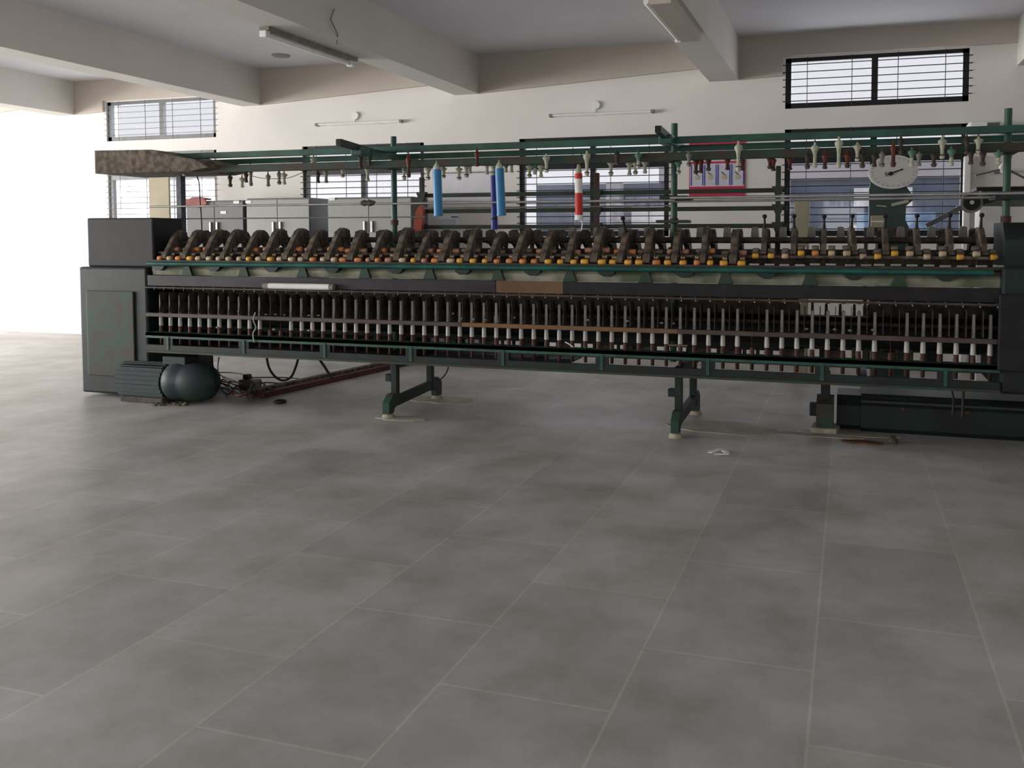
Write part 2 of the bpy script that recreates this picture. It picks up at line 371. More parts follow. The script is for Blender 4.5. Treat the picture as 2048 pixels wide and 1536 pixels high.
a = at(873, 431, YW); b_ = at(920, 453, YW)
MB().box((a.x, YW - .012, b_.z), (b_.x, YW, a.z), M['label']).build('panel', s_)
MB().box((a.x + .02, YW - .016, b_.z + .02), (b_.x - .05, YW - .012, a.z - .05), M['poster']).build('print_panel', s_)
MB().box((a.x + .22, YW - .016, a.z - .03), (b_.x - .02, YW - .012, a.z - .015), M['pblue']).build('print_line', s_)
# poster
po = empty('poster', at(1434, 395, YW), 'red bordered wall poster with four blue framed panels beside the right post', 'poster')
a = at(1379, 283, YW); b_ = at(1490, 395, YW); w = b_.x - a.x; h = a.z - b_.z
MB().box((a.x, YW - .012, b_.z), (b_.x, YW, a.z), M['pink']).build('sheet', po)
MB().box((a.x + .01, YW - .016, b_.z + h * .20), (b_.x - .01, YW - .012, a.z - h * .16), M['poster']).build('print_panel', po)
MB().box((a.x + .01, YW - .019, b_.z + h * .60), (b_.x - .01, YW - .016, b_.z + h * .635), M['pink']).build('print_line', po)
for k in range(4):
    x0 = a.x + .02 + k * w * .242; x1 = x0 + w * .225
    f = MB()
    for q in ((x0, b_.z + h * .22, x0 + .012, b_.z + h * .58), (x1 - .012, b_.z + h * .22, x1, b_.z + h * .58)):
        f.box((q[0], YW - .019, q[1]), (q[2], YW - .016, q[3]), M['pblue'])
    xm = (x0 + x1) / 2
    f.lathe((xm, YW - .0165, b_.z + h * .36), [(.03, -.003), (.03, 0)], M['yellow'], 12, 'y')
    f.bar((xm - .03, YW - .018, b_.z + h * .45), (xm + .02, YW - .018, b_.z + h * .38), .003, .012, M['cupside'])
    for j in range(2): f.box((x0 + .02 + j * .06, YW - .019, b_.z + h * .67), (x0 + .05 + j * .06, YW - .016, b_.z + h * .8), M['yellow'] if (j + k) % 2 else M['pblue'])
    f.build('print_frame', po)
# cream box standing before the right window, left of the tester
a = at(1590, 399, 9.3); b_ = at(1618, 474, 9.3)
tag(MB().box((a.x, 9.2, 0), (b_.x, 9.35, a.z), M['paper'], .006).box((a.x + .02, 9.195, b_.z - .2), (b_.x - .02, 9.2, b_.z - .1), M['label']).build('carton'), 'tall narrow cream carton standing on the floor before the right window', 'box')

# dial strength tester behind the machine
YT = 9.0
te = empty('strength_tester', (at(1787, 470, YT).x, YT + .1, 0), 'green dial testing machine with a big white gauge before the right window', 'testing machine')
def col_poly(pts, y0, y1, mt, name, parent, label=None):
    return MB().prism([(at(x, y, YT).x, at(x, y, YT).z) for x, y in pts], y0, y1, mt, 'y').build(name, parent, label=label)
MB().box((at(1745, 470, YT).x, YT, 0), (at(1825, 470, YT).x, YT + .3, .45), M['tester'], .02).build('base', te)
bd = at(1787, 470, YT).z
MB().box((at(1752, 470, YT).x, YT + .03, .45), (at(1815, 470, YT).x, YT + .25, bd + .02), M['tester'], .02).build('pedestal', te)
col_poly([(1738, 472), (1738, 380), (1745, 350), (1790, 340), (1812, 372), (1822, 386), (1827, 400), (1812, 412), (1811, 440), (1818, 455), (1818, 472)], YT, YT + .22, M['tester'], 'body', te)
c = at(1786, 344, YT - .08); rx = (at(1836, 344, YT).x - at(1737, 344, YT).x) / 2; rz = (at(1786, 311, YT).z - at(1786, 378, YT).z) / 2
def ell(f, y0, y1, mt, name, n=40, label=None, parent=te):
    return MB().prism([(c.x + rx * f * math.cos(2 * PI * i / n), c.z + rz * f * math.sin(2 * PI * i / n)) for i in range(n)], y0, y1, mt, 'y').build(name, parent, label=label)
dl = ell(1.0, YT - .10, YT, M['label'], 'dial', label='white round dial')
ell(.93, YT - .104, YT - .10, mat('dial_face', (.62, .61, .59), .4, var=.03), 'dial_face', parent=dl)
tk = MB()
for i in range(24):
    t = 2 * PI * i / 24
    p = Vector((c.x + rx * .80 * math.cos(t), YT - .106, c.z + rz * .80 * math.sin(t))); q = Vector((c.x + rx * .88 * math.cos(t), YT - .106, c.z + rz * .88 * math.sin(t)))
    tk.bar(p, q, .003, .004, M['greyp'])
tk.build('dial_marks', dl)
p = at(1775, 349, YT - .11); q = at(1806, 338, YT - .11)
MB().bar(p, q, .004, .012, M['dark']).bar(p + Vector((-.012, 0, -.02)), p + Vector((-.02, 0, .025)), .004, .012, M['dark']).lathe((p.x + .03, YT - .11, p.z + .008), [(.02, -.008), (.02, 0)], M['dark'], 10, 'y').build('pointer', te)
a = at(1783, 410, YT - .01); b_ = at(1817, 402, YT - .01)
MB().bar(a, b_, .01, .03, M['cream']).build('scale_plate', te)
a = at(1753, 411, YT - .01); b_ = at(1773, 413, YT - .01)
MB().bar(a, b_, .01, .012, M['cream']).build('scale_plate', te)
# weighing arm with round weight
a = at(1853, 452, YT); b_ = at(1935, 408, YT)
MB().bar(a, b_, .03, .045, M['cupside']).build('arm', te)
a2 = at(1943, 405, YT - .03)
wt = MB().lathe((a2.x, YT + .01, a2.z), [(.10, -.05), (.10, .03)], M['greyp'], 24, 'y').lathe((a2.x, YT - .045, a2.z), [(.075, -.012), (.075, 0)], M['dark'], 24, 'y').lathe((a2.x, YT - .06, a2.z), [(.02, -.012), (.02, 0)], M['steel'], 12, 'y').build('arm_weight', te)
a = at(1955, 404, YT); b_ = at(2004, 392, YT)
MB().bar(a, b_, .03, .07, M['dark']).build('arm_bracket', te)
# stool box below dial
a = at(1742, 431, 8.6); b_ = at(1772, 455, 8.6)
tag(MB().box((a.x, 8.6, b_.z), (b_.x, 8.75, a.z), M['paper'], .004).box((a.x, 8.598, (a.z + b_.z) / 2 - .006), (b_.x, 8.6, (a.z + b_.z) / 2 + .006), M['label']).build('carton'), 'small pale carton on a stool in front of the green testing machine', 'box')
sx0, sx1 = a.x - .06, b_.x + .1
st = empty('stool', ((sx0 + sx1) / 2, 8.7, 0), 'tall dark stool in front of the green testing machine carrying the small carton', 'stool')
MB().box((sx0, 8.56, b_.z - .04), (sx1, 8.85, b_.z), M['brown'], .006).build('seat', st)
for lx in (sx0 + .02, sx1 - .02):
    for ly in (8.58, 8.83): MB().box((lx - .015, ly - .015, 0), (lx + .015, ly + .015, b_.z - .04), M['brown']).build('leg', st)

# things at the right end behind the machine
YQ = 9.6
wm = empty('wall_cabinet', (at(1965, 470, YQ).x, YQ + .15, 0), 'pale narrow cabinet with a dark shelf top behind the right end of the machine', 'cabinet')
MB().box((at(1958, 470, YQ).x, YQ, 0), (at(2003, 470, YQ).x, YQ + .35, at(1980, 412, YQ).z), M['label'], .01).build('body', wm)
MB().box((at(1952, 380, YQ).x, YQ - .04, at(1980, 381, YQ).z), (at(2060, 380, YQ).x, YQ + .38, at(1980, 374, YQ).z), M['dark'], .005).build('shelf', wm)
MB().box((at(1962, 400, YQ).x, YQ, at(1980, 412, YQ).z), (at(2060, 400, YQ).x, YQ + .3, at(1980, 381, YQ).z), M['cupside'], .005).build('upper_box', wm)
pl = at(1936, 312, YW - .1)
tag(MB().box((at(1929, 312, YW - .1).x, YW - .1, 0), (at(1943, 312, YW - .1).x, YW, pl.z), M['label'], .01).build('conduit'), 'white boxed vertical conduit on the wall right of the right window', 'conduit')
a = at(1977, 349, 9.9); b_ = at(2002, 338, 9.9)
f = empty('wall_fan', (a.x + .2, YW - .3, a.z), 'grey wall fan with thin blades behind the right end post', 'fan')
hub = Vector((at(2010, 340, 9.9).x, 9.9, a.z + .06))
MB().lathe((hub.x, 9.9, hub.z), [(.05, -.05), (.06, 0), (.05, .06)], M['label'], 16, 'y').build('hub', f)
for t in (200, 320, 80):
    t = math.radians(t); MB().bar(hub, hub + Vector((math.cos(t) * .3, 0, math.sin(t) * .2)), .06, .015, M['cupside']).build('blade', f)
MB().tube([(hub.x, 9.95, hub.z), (hub.x, YW, hub.z)], .02, M['cupside'], 8).build('bracket', f)
a = at(1938, 243, 10.2); b_ = at(2003, 262, 10.2)
wu = empty('wall_unit', ((a.x + b_.x) / 2, YW, b_.z - .1), 'white boxy unit on the back wall just above the right end of the top rail', 'wall unit')
MB().box((a.x, 10.2, b_.z - .12), (b_.x, YW, a.z), M['label'], .03).build('case', wu)
MB().box((a.x + .18, 10.19, a.z - .06), (b_.x - .02, 10.2, a.z - .02), M['cupside']).build('vent', wu)

# red leaf shaped guard and rack behind
# --------------------------------------------------------- spinning frame
X0M, X1M = -6.13, .98
YC = 6.84
sf = empty('spinning_frame', (-2.6, YC, 0), 'long dark green ring spinning machine full of spindles across the whole hall', 'spinning machine')
def zz(py, Y, px=1169): return at(px, py, Y).z
PITCH_S = .1075
nsp = int((X1M - X0M) / PITCH_S)
sx = [X1M - .05 - i * PITCH_S for i in range(nsp)]
# lower rails
for side, Y in ((0, 6.36), (1, 7.32)):
    s = 1 if side == 0 else -1
    zt, zb = zz(699, 6.36), zz(746, 6.36)
    m1 = MB().box((X0M, Y, .605), (X1M, Y + s * .13, .632), M['green'] if side == 0 else M['dkgreen'])
    m1.box((X0M, Y, .585), (X1M, Y + s * .02, .632), M['green']); m1.build('spindle_rail', sf)
    m2 = MB().box((X0M, Y, zb + .018), (X1M, Y + s * .03, .522), M['dkgreen'])
    m2.box((X0M, Y - s * .012, zb), (X1M, Y + s * .09, zb + .018), M['green_rust']); m2.build('bottom_rail', sf)
    m3 = None
    for i in range(9):
        x = -6.33 + .815 * (i + .55)
        if x < X0M or x > X1M: continue
        q = MB().box((x - .05, Y + s * .002, .50), (x + .05, Y + s * .03, .60), M['dkgreen'])
        q.box((x - .012, Y - s * .006, .48), (x + .012, Y + s * .01, .60), M['green'])
        q.build('rail_bracket', sf)
# cross ties between the two sides
for x in (-5.9, -3.63, -1.22, .1):
    MB().box((x - .03, 6.4, .46), (x + .03, 7.3, .52), M['dkgreen']).build('cross_tie', sf)
# tin roller (long drum between the sides)
MB().tube([(X0M, YC, .78), (X1M, YC, .78)], .12, M['dark'], 20).build('drive_drum', sf)
MB().box((X0M, 6.5, .445), (at(1150, 740, 7.0).x, 7.2, .455), M['dark']).build('oil_tray', sf)
MB().box((X0M, 6.895, .61), (at(1560, 640, 6.9).x, 6.91, .72), M['dark']).build('centre_panel', sf)
MB().box((X0M, 6.895, .70), (at(1600, 640, 6.9).x, 6.91, 1.06), M['brown']).box((at(1600, 640, 6.9).x, 6.895, .70), (at(1738, 640, 6.9).x, 6.91, .90), M['brown']).box((at(1738, 640, 6.9).x, 6.895, .70), (X1M, 6.91, 1.06), M['brown']).build('centre_panel', sf)
MB().box((X0M, 7.25, .44), (at(860, 700, 7.25).x, 7.27, .70), M['dark']).build('rear_panel', sf)
for k_ in range(11):
    x_ = at(900, 700, 7.25).x + .37 * k_ + random.uniform(-.06, .06)
    if x_ < X1M - .2: MB().box((x_, 7.17, .53), (x_ + random.uniform(.10, .2), 7.24, .60), M['brown2'], .01).build('tape_pulley', sf)
# near spindles
sp = MB().lathe((0, 0, 0), [(.011, .515), (.014, .52), (.014, .585), (.010, .60), (.022, .60), (.022, .612), (.017, .632), (.019, .65), (.016, .664), (.018, .676), (.014, .684), (.005, .684), (.004, .975)], M['redbrown'], 10)
sp0 = sp.build('spindle', origin=(0, 0, 0)); spmesh2 = None
Ysp = 6.475
bb = MB().lathe((0, 0, 0), [(.0175, .686), (.0185, .69), (.0165, .76), (.015, .765)], M['boblow'], 12)
bb.lathe((0, 0, 0), [(.0145, .765), (.0115, .95), (.0125, .952), (.0125, .962), (.009, .968)], M['bobtube'], 12)
bob0 = bb.build('bobbin', origin=(0, 0, .686))
bw = MB().lathe((0, 0, 0), [(.0175, .686), (.0165, .76), (.0165, .80), (.019, .802), (.019, .86), (.0145, .862), (.0115, .95), (.009, .968)], M['boblow'], 12)
bobw = bw.build('bobbin', origin=(0, 0, .686))
first = True
missing = {at(p, 680, Ysp).x for p in (547, 563, 1513, 1790)}
used_w = False
for i, x in enumerate(sx):
    if i == 0: sp0.location = (x, Ysp, 0); adopt(sp0, sf)
    else: clone(sp0, (x, Ysp, 0), sf)
    if any(abs(x - q) < .054 for q in missing): continue
    L = 'slim pale bobbin tube with a white foot standing on a near spindle of the machine'
    if not used_w and x < at(1010, 650, Ysp).x:
        used_w = True; bobw.location = (x, Ysp, .686)
        tag(bobw, 'bobbin with a thick white collar above the rusty rail, the only one of its kind', 'bobbin'); continue
    if first: bob0.location = (x, Ysp, .686); first = False; o = bob0
    else: o = clone(bob0, (x, Ysp, .686))
    tag(o, L, 'bobbin', 'bobbins standing on the near spindles')
# far spindles : one repeated part beyond the first row
fs = MB()
for x in sx:
    fs.lathe((x - .03, 7.2, 0), [(.016, .52), (.016, .60), (.02, .61), (.018, .68), (.0165, .76), (.0115, .95), (.009, .968)], M['brown2'], 7)
o = fs.build('far_side_spindles', sf); o['kind'] = 'stuff'; o['label'] = 'row of dusty spindles on the far side'
# bolster blocks on the far rail seen under the drum
for i in range(0, nsp, 2):
    pass
# separators
sepp = MB()
poly = [(6.40, .815), (6.50, .815), (6.53, .83), (6.545, .90), (6.53, .985), (6.50, 1.0), (6.42, 1.0), (6.405, .985), (6.412, .90), (6.40, .84)]
sep0 = MB().prism(poly, -.002, .002, M['brown'], 'x').build('separator', origin=(0, 6.47, .815))
for i, x in enumerate(sx):
    l = (x + PITCH_S / 2, 6.47, .815)
    if i == 0: sep0.location = l; adopt(sep0, sf)
    else: clone(sep0, l, sf)
MB().box((X0M, 6.535, .86), (X1M, 6.55, .885), M['brown']).build('separator_rail', sf)
# ring rail in three pieces of differing colour
xs_ = [X0M, at(925, 650, 6.38).x, at(1355, 650, 6.38).x, X1M - .02]
zr = zz(657, 6.38)
for k, mt in enumerate(('rail2', 'rail', 'rail2')):
    MB().box((xs_[k], 6.37, zr - .017), (xs_[k + 1], 6.40, zr + .017), M[mt], .003).build('ring_rail', sf)
rr = MB().box((X0M, 6.40, zr - .012), (X1M, 6.52, zr - .004), M['rail2'])
# ring plate has holes for the spindles: build as strips either side
rr = MB().box((X0M, 6.40, zr - .012), (X1M, 6.452, zr - .004), M['rail2']).box((X0M, 6.50, zr - .012), (X1M, 6.53, zr - .004), M['rail2'])
rr.build('ring_plate', sf)
MB().box((X0M, 7.28, zr - .017), (X1M, 7.31, zr + .017), M['rail2']).build('far_ring_rail', sf)
# thread guide rail and guides
zg = zz(593, 6.38)
MB().tube([(X0M, 6.375, zg), (X1M, 6.375, zg)], .009, M['rail2'], 8).box((X0M, 6.385, zg - .004), (X1M, 6.42, zg + .004), M['brown2']).build('guide_rail', sf)
gd = MB().bar((0, 6.40, zg - .004), (0, 6.45, zg - .012), .022, .006, M['brown2'])
gd.tube([(0, 6.45, zg - .014), (.012, 6.462, zg - .02), (.012, 6.482, zg - .02), (0, 6.49, zg - .02), (-.012, 6.482, zg - .02), (-.010, 6.466, zg - .02)], .0025, M['greyp'], 5)
gd.tube([(.02, 6.38, zg + .012), (.028, 6.372, zg - .02)], .004, M['cup'], 5)
gd0 = gd.build('thread_guide', origin=(0, 6.42, zg - .02))
for i, x in enumerate(sx):
    if i == 0: gd0.location = (x, 6.42, zg - .02); adopt(gd0, sf)
    else: clone(gd0, (x, 6.42, zg - .02), sf)
# front panels : dark / tan / black
zp1, zp0 = zz(564, 6.40), zz(589, 6.40)
xs_ = [X0M, at(992, 570, 6.40).x, at(1127, 570, 6.40).x, X1M]
for k, mt in enumerate(('darkpanel', 'cardboard', 'dark')):
    o = MB().box((xs_[k], 6.40, zp0), (xs_[k + 1] - .004, 6.43, zp1), M[mt], .003).build('front_panel', sf)
    if k == 1: o['label'] = 'tan front panel'
MB().box((X0M, 6.43, zp0), (X1M, 7.25, zp0 + .05), M['dark']).build('beam', sf)
# cream suction duct and brackets
MB().prism([(6.47, zp1), (6.455, zz(549, 6.46)), (6.49, zz(543, 6.46) + .01), (6.62, zz(543, 6.46) + .01), (6.62, zp1)], X0M, X1M, M['duct']).build('suction_duct', sf)
zgp = zz(537, 6.40)
MB().tube([(X0M, 6.41, zgp), (X1M - .05, 6.41, zgp)], .021, M['brightgreen'], 14).build('suction_pipe', sf)
lob0 = MB().prism([(-.085, .03), (.085, .03), (.06, -.012), (.03, -.034), (-.02, -.034), (-.055, -.014)], -.02, .03, M['dkgreen'], 'y').build('suction_nozzle', origin=(0, 0, 0))
br0 = MB().prism([(-.03, .055), (.03, .055), (.028, .02), (.055, -.055), (-.055, -.055), (-.028, .02)], -.012, .012, M['green_rust'], 'y').build('bracket', origin=(0, 0, 0))
n = 0
for k in range(13):
    x = .632 - .605 * k
    if x < X0M: break
    l = (x, 6.43, zgp - .028)
    if n == 0: lob0.location = l; adopt(lob0, sf)
    else: clone(lob0, l, sf)
    l2 = (x - .3, 6.44, zgp - .05)
    if x - .3 > X0M:
        if n == 0: br0.location = l2; adopt(br0, sf)
        else: clone(br0, l2, sf)
    n += 1
# drafting bed, rollers
zb_ = zz(533, 6.44)
MB().box((X0M, 6.435, zb_ - .035), (X1M, 6.60, zb_ - .01), M['brown']).box((X0M, 6.80, zb_ + .01), (X1M, 6.88, zb_ + .04), M['brown']).box((X0M, 7.08, zb_ - .035), (X1M, 7.25, zb_ - .01), M['brown']).build('roller_bed', sf)
MB().box((X0M, 6.76, zb_ - .03), (X1M, 6.775, zz(497, 6.77)), M['brown']).build('bed_back', sf)
zf = zz(527, 6.46); zk = zz(506, 6.54); 
MB().tube([(X0M, 6.465, zf - .012), (X1M, 6.465, zf - .012)], .013, M['rail2'], 10).build('fluted_roller', sf)
MB().tube([(X0M, 6.55, zk - .02), (X1M, 6.55, zk - .02)], .013, M['brown2'], 10).build('fluted_roller', sf)
MB().tube([(X0M, 6.62, zk - .02), (X1M, 6.62, zk - .02)], .012, M['brown'], 10).build('fluted_roller', sf)
MB().tube([(X0M, 7.22, zf - .012), (X1M, 7.22, zf - .012)], .013, M['steel'], 8).build('fluted_roller', sf)
zrb = zz(480, YC)
MB().tube([(X0M, YC - .05, zrb), (X1M, YC - .05, zrb)], .024, M['brown'], 12).build('roving_bar', sf)
# weighting arms, near and far
ZT = zz(458, 6.66, 1000)
def arm_poly(): return [(0, zf + .012), (.0, zf + .05), (.04, zf + .09), (.10, ZT - .09), (.15, ZT - .025), (.20, ZT), (.255, ZT - .012), (.285, ZT - .06), (.285, ZT - .12), (.21, ZT - .13), (.13, zf + .085), (.07, zf + .03)]
A0 = MB().prism([(6.45 + a, z) for a, z in arm_poly()], -.021, .021, M['brown2'], 'x')
A0.box((-.030, 6.66, ZT - .10), (.030, 6.72, ZT - .02), M['brown'], .006)
A0.box((-.026, 6.47, zf + .03), (.026, 6.52, zf + .065), M['brown'], .005)
A0.tube([(-.075, 6.465, zf + .012), (.075, 6.465, zf + .012)], .006, M['brown2'], 6).tube([(-.075, 6.56, zk + .012), (.075, 6.56, zk + .012)], .006, M['brown2'], 6)
A0.box((-.012, 6.72, zb_), (.012, 6.745, ZT - .06), M['brown'])
for q in (-.054, .054):
    A0.box((q - .022, 6.488, zf + .002), (q + .022, 6.532, zf + .040), M['redbrown'], .004).box((q - .015, 6.50, zf + .04), (q + .015, 6.512, zf + .058), M['cot_p'], .003)
    A0.tube([(q, 6.50, zf + .05), (q * .3, 6.56, zf + .13)], .005, M['brown2'], 5)
armN = A0.build('weighting_arm', origin=(0, 6.45, zf))
# same arm, unlatched shape (straighter) for the right end
A1 = MB().prism([(6.55 + a, z) for a, z in ((0, zk + .03), (0, zk + .07), (.03, ZT - .07), (.07, ZT), (.12, ZT + .005), (.14, ZT - .03), (.12, ZT - .10), (.07, zk + .03))], -.018, .018, M['brown2'], 'x')
A1.box((-.022, 6.53, zk + .0), (.022, 6.60, zk + .03), M['brown'], .004)
A1.tube([(-.09, 6.56, zk + .012), (.09, 6.56, zk + .012)], .006, M['brown2'], 6)
A1.box((-.012, 6.66, zb_), (.012, 6.685, ZT - .06), M['brown'])
armR = A1.build('weighting_arm', origin=(0, 6.55, zk))
def cot(mt, r=.0205, l=.046):
    return MB().lathe((0, 0, 0), [(r * .8, -l / 2), (r, -l / 2 + .004), (r, l / 2 - .004), (r * .8, l / 2)], M[mt], 12, 'x').build('roller_cot', origin=(0, 0, 0))
cots = {k: cot(k) for k in ('cot_y', 'cot_o', 'cot_p', 'cot_k')}
cots['brown2'] = cot('brown2', .017, .05)
proto_used = {k: False for k in cots}
def put_cot(kind, loc, parent):
    if not proto_used[kind]:
        o = cots[kind]; o.location = loc; proto_used[kind] = True; adopt(o, parent)
    else: clone(cots[kind], loc, parent)
A_P = .215; x_ref = at(1648, 470, 6.62).x
usedN = usedR = False; k = 0
arm_xs = sorted([x_ref + i * A_P for i in range(-30, 6) if X0M + .05 < x_ref + i * A_P < X1M - .02])
xlev = at(1505, 470, 6.6).x
lever = MB().tube([(0, 6.63, ZT - .02), (0, 6.625, ZT + .035), (0, 6.615, ZT + .075)], [.014, .009, .007], M['dark'], 8)
lever.lathe((0, 6.612, ZT + .088), [(.006, -.018), (.015, -.010), (.018, 0), (.015, .010), (.006, .016)], M['dark'], 10)
lever0 = lever.build('lever', origin=(0, 6.62, ZT - .02)); levu = False
for x in arm_xs:
    right = x > xlev
    if not right:
        if not usedN: a = armN; a.location = (x, 6.45, zf); adopt(a, sf); usedN = True
        else: a = clone(armN, (x + random.uniform(-.012, .012), 6.45, zf), sf); a.rotation_euler = (random.uniform(-.06, .05), 0, random.uniform(-.12, .05)); a.scale = (random.uniform(.85, 1.35), random.uniform(.95, 1.1), random.uniform(.96, 1.04))
        for s in (-1, 1):
            put_cot(random.choice(['cot_y', 'cot_o', 'cot_p', 'cot_p', 'cot_k']) if x < -3 else random.choice(['cot_y', 'cot_y', 'cot_o']), (x + s * .054, 6.465, zf + .012), a)
            put_cot(random.choice(['cot_k', 'brown2', 'cot_o']), (x + s * .054, 6.56, zk + .012), a)
    else:
        if not usedR: a = armR; a.location = (x, 6.55, zk); adopt(a, sf); usedR = True
        else: a = clone(armR, (x, 6.55, zk), sf); a.rotation_euler = (random.uniform(-.05, .05), 0, random.uniform(-.1, .3) if x > -.1 else 0)
        for s in (-1, 1):
            dz = -.012 if random.random() < .4 else .01
            put_cot(random.choice(['cot_y', 'cot_y', 'cot_y', 'cot_o', 'cot_p']), (x + s * .057, 6.54, zk - .002 + dz), a)
            put_cot('brown2', (x + s * .057, 6.565, zk + .038 + dz), a)
        l = (x, 6.62, ZT - .02)
        if not levu: lever0.location = l; adopt(lever0, a); levu = True
        else: clone(lever0, l, a)
        o = MB().box((x - .09, 6.44, zf - .002), (x - .02, 6.46, zf + .012), M['cup'], .002).box((x + .02, 6.44, zf - .002), (x + .09, 6.46, zf + .012), M['cup'], .002).build('clearer_plate', a)
x = at(1259, 458, 6.6).x; near = min([o for o in sf.children if o.name.startswith('weighting_arm')], key=lambda o: abs(o.location.x - x))
p = Vector((near.location.x, 6.6, ZT - .03)); q = at(1242, 438, 6.55)
MB().tube([p, p.lerp(q, .5) + Vector((0, 0, -.01)), q], [.012, .009, .007], M['dark'], 8).lathe(q, [(.006, -.016), (.016, -.008), (.016, .008), (.006, .016)], M['dark'], 10).build('lever', near)
# far arms : mirrored
A2 = MB().prism([(2 * YC - 6.45 - a, z) for a, z in arm_poly()], -.021, .021, M['brown'], 'x').box((-.030, 6.96, ZT - .10), (.030, 7.02, ZT - .015), M['brown'], .006)
A2.tube([(-.09, 7.22, zf + .012), (.09, 7.22, zf + .012)], .018, M['brown'], 8)
armF = A2.build('far_weighting_arm', origin=(0, 7.2, zf)); u = False
for x in arm_xs:
    l = (x - .02, 7.2, zf)
    if not u: armF.location = l; adopt(armF, sf); u = True
    else: clone(armF, l, sf)
u = None
for x in arm_xs:
    if x < at(1165, 470, 6.9).x: continue
    l = (x - .10, 6.9, ZT - .10)
    if u is None:
        u = MB().prism([(-.032, 0), (.032, 0), (.024, .105), (.012, .112), (-.016, .112), (-.024, .1)], -.025, .03, M['greyp'], 'y').build('saddle_block', origin=(0, 0, 0)); u.location = l; adopt(u, sf)
    else: clone(u, l, sf)
# -------- creel
zA1, zA0 = zz(280, 6.68), zz(292, 6.68)
def rail(py0, py1, Y, w, mt, name='creel_rail', x1=1.35):
    z1, z0 = zz(py0, Y), zz(py1, Y)
    MB().box((-6.25, Y - w / 2, z0), (x1, Y + w / 2, z1), mt, .003).build(name, sf)
rail(280, 293, 6.66, .05, M['green'])
rail(297, 308, 7.0, .05, M['green'])
rail(310, 326, 6.62, .06, M['green_rust'])
MB().box((-6.25, 7.1, zz(316, 7.1)), (1.35, 7.14, zz(311, 7.1)), M['brown']).build('creel_rail', sf)
zcr = zz(287, 6.66)
px_posts = [(787, 273), (1349, 247), (2017, 217)]
posts = []
for px, pt in px_posts:
    c = at(px, pt, YC); posts.append(c.x)
    po_ = MB().tube([(c.x, YC, .5), (c.x, YC, c.z)], .026, M['green'], 14).build('creel_post', sf)
    MB().box((c.x - .05, 6.6, zz(320, 6.7) - .03), (c.x + .05, YC + .05, zz(320, 6.7) + .03), M['green_rust'], .008).build('clamp', po_)
    MB().box((c.x - .04, YC - .04, 1.3), (c.x + .04, YC + .04, 1.42), M['brown'], .008).build('clamp', po_)
    MB().lathe((c.x, YC, zz(440, YC)), [(.035, -.035), (.035, .01)], M['redbrown'], 12).build('collar', po_)
for px, py, X in ((677, 284, posts[0]), (1316, 258, posts[1])):
    c = atx(px, py, X)
    cb = MB().bar((X, c.y, c.z), (X, c.y + .45, c.z - .03), .045, .05, M['green_rust'])
    cb.box((X - .022, c.y + .0, c.z - .02), (X + .022, c.y - .003, c.z + .02), M['dark'])
    cb.bar((X, c.y + .44, c.z - .03), (X, 7.6, c.z - .06), .045, .05, M['green'])
    cb.box((X - .05, c.y + .25, c.z - .08), (X + .05, c.y + .40, c.z - .01), M['green'], .006)
    cb.build('cross_arm', sf)
c = at(361, 345, 6.9)
MB().box((c.x - .03, 6.87, .5), (c.x + .03, 6.93, c.z), mat('blue_grey_post', (.05, .055, .075), .5, var=.4, scale=30), .004).build('creel_post', sf)
# brown end box of creel at the left
a = at(307, 303, 6.6); b_ = at(385, 345, 6.6)
MB().prism([(-6.75, b_.z), (-6.75, a.z + .01), (-6.1, a.z), (b_.x - .1, a.z - .06), (b_.x + .15, a.z - .1), (b_.x + .3, b_.z + .03), (b_.x + .1, b_.z)], 6.45, 7.05, M['brown2'], 'y').build('creel_end_box', sf)
# --------------------------------------------------------- bobbin rack behind
YK = 7.18
rk = sf
rod_z = [at(900, y, YK).z for y in (390.5, 422.5, 454)]
xk0 = at(838, 400, YK).x; xk1 = at(1575, 400, YK).x
for z in rod_z: MB().box((xk0, YK - .014, z - .018), (xk1, YK + .014, z + .018), M['green_rust'], .004).build('rear_rod', rk)
for px, pt, mt in ((844, 355, 'green_rust'), (1194, 346, 'redbrown'), (1557, 332, 'green_rust')):
    c = at(px, pt, YK - .03); x = c.x
    u = MB().box((x - .02, YK - .05, 1.22), (x + .02, YK - .015, c.z), M[mt], .004).build('rear_upright', rk)
    for z in rod_z: MB().prism([(x - .05, z + .03), (x + .05, z + .03), (x + .02, z - .05), (x - .02, z - .05)], YK - .055, YK - .016, M['green_rust'], 'y').build('bracket', u)
c = at(830, 420, YK - .12)
rg = MB().prism([(at(x, y, YK - .1).x, at(x, y, YK - .1).z) for x, y in ((828, 462), (829, 440), (832, 424), (838, 413), (845, 410), (847, 425), (845, 445), (843, 462))], YK - .11, YK - .06, mat('red_guard', (.32, .05, .025), .5, var=.15), 'y').build('guard_plate', rk, label='red leaf shaped guard plate')


# guide rods
def rod(pa, pb, Y, r, mt, name='guide_rod'):
    a = at(*pa, Y); b_ = at(*pb, Y); z = (a.z + b_.z) / 2
    MB().tube([(a.x, Y, z), (b_.x, Y, z)], r, mt, 8).build(name, sf)
rod((300, 411), (1350, 403), 6.60, .009, M['steel'])
rod((1340, 397), (2060, 385), 6.55, .011, M['steel'])
rod((1340, 402), (2060, 395), 6.75, .010, M['steel'])
rod((300, 438), (850, 434), 7.0, .006, M['greyp'])
rod((850, 416), (1350, 412), 7.0, .007, M['greyp'])
c = at(735, 406, 6.6); MB().lathe((c.x, 6.6, c.z - .0), [(.018, -.06), (.028, -.03), (.02, 0), (.03, .02), (.016, .07)], M['brown'], 10, 'x').build('rod_coupling', sf)
for px in (1349, 2017):
    c = at(px, 395, 6.65); MB().box((c.x - .10, 6.55, c.z - .015), (c.x + .12, 6.82, c.z + .01), M['dkgreen'], .004).build('rod_bracket', sf)
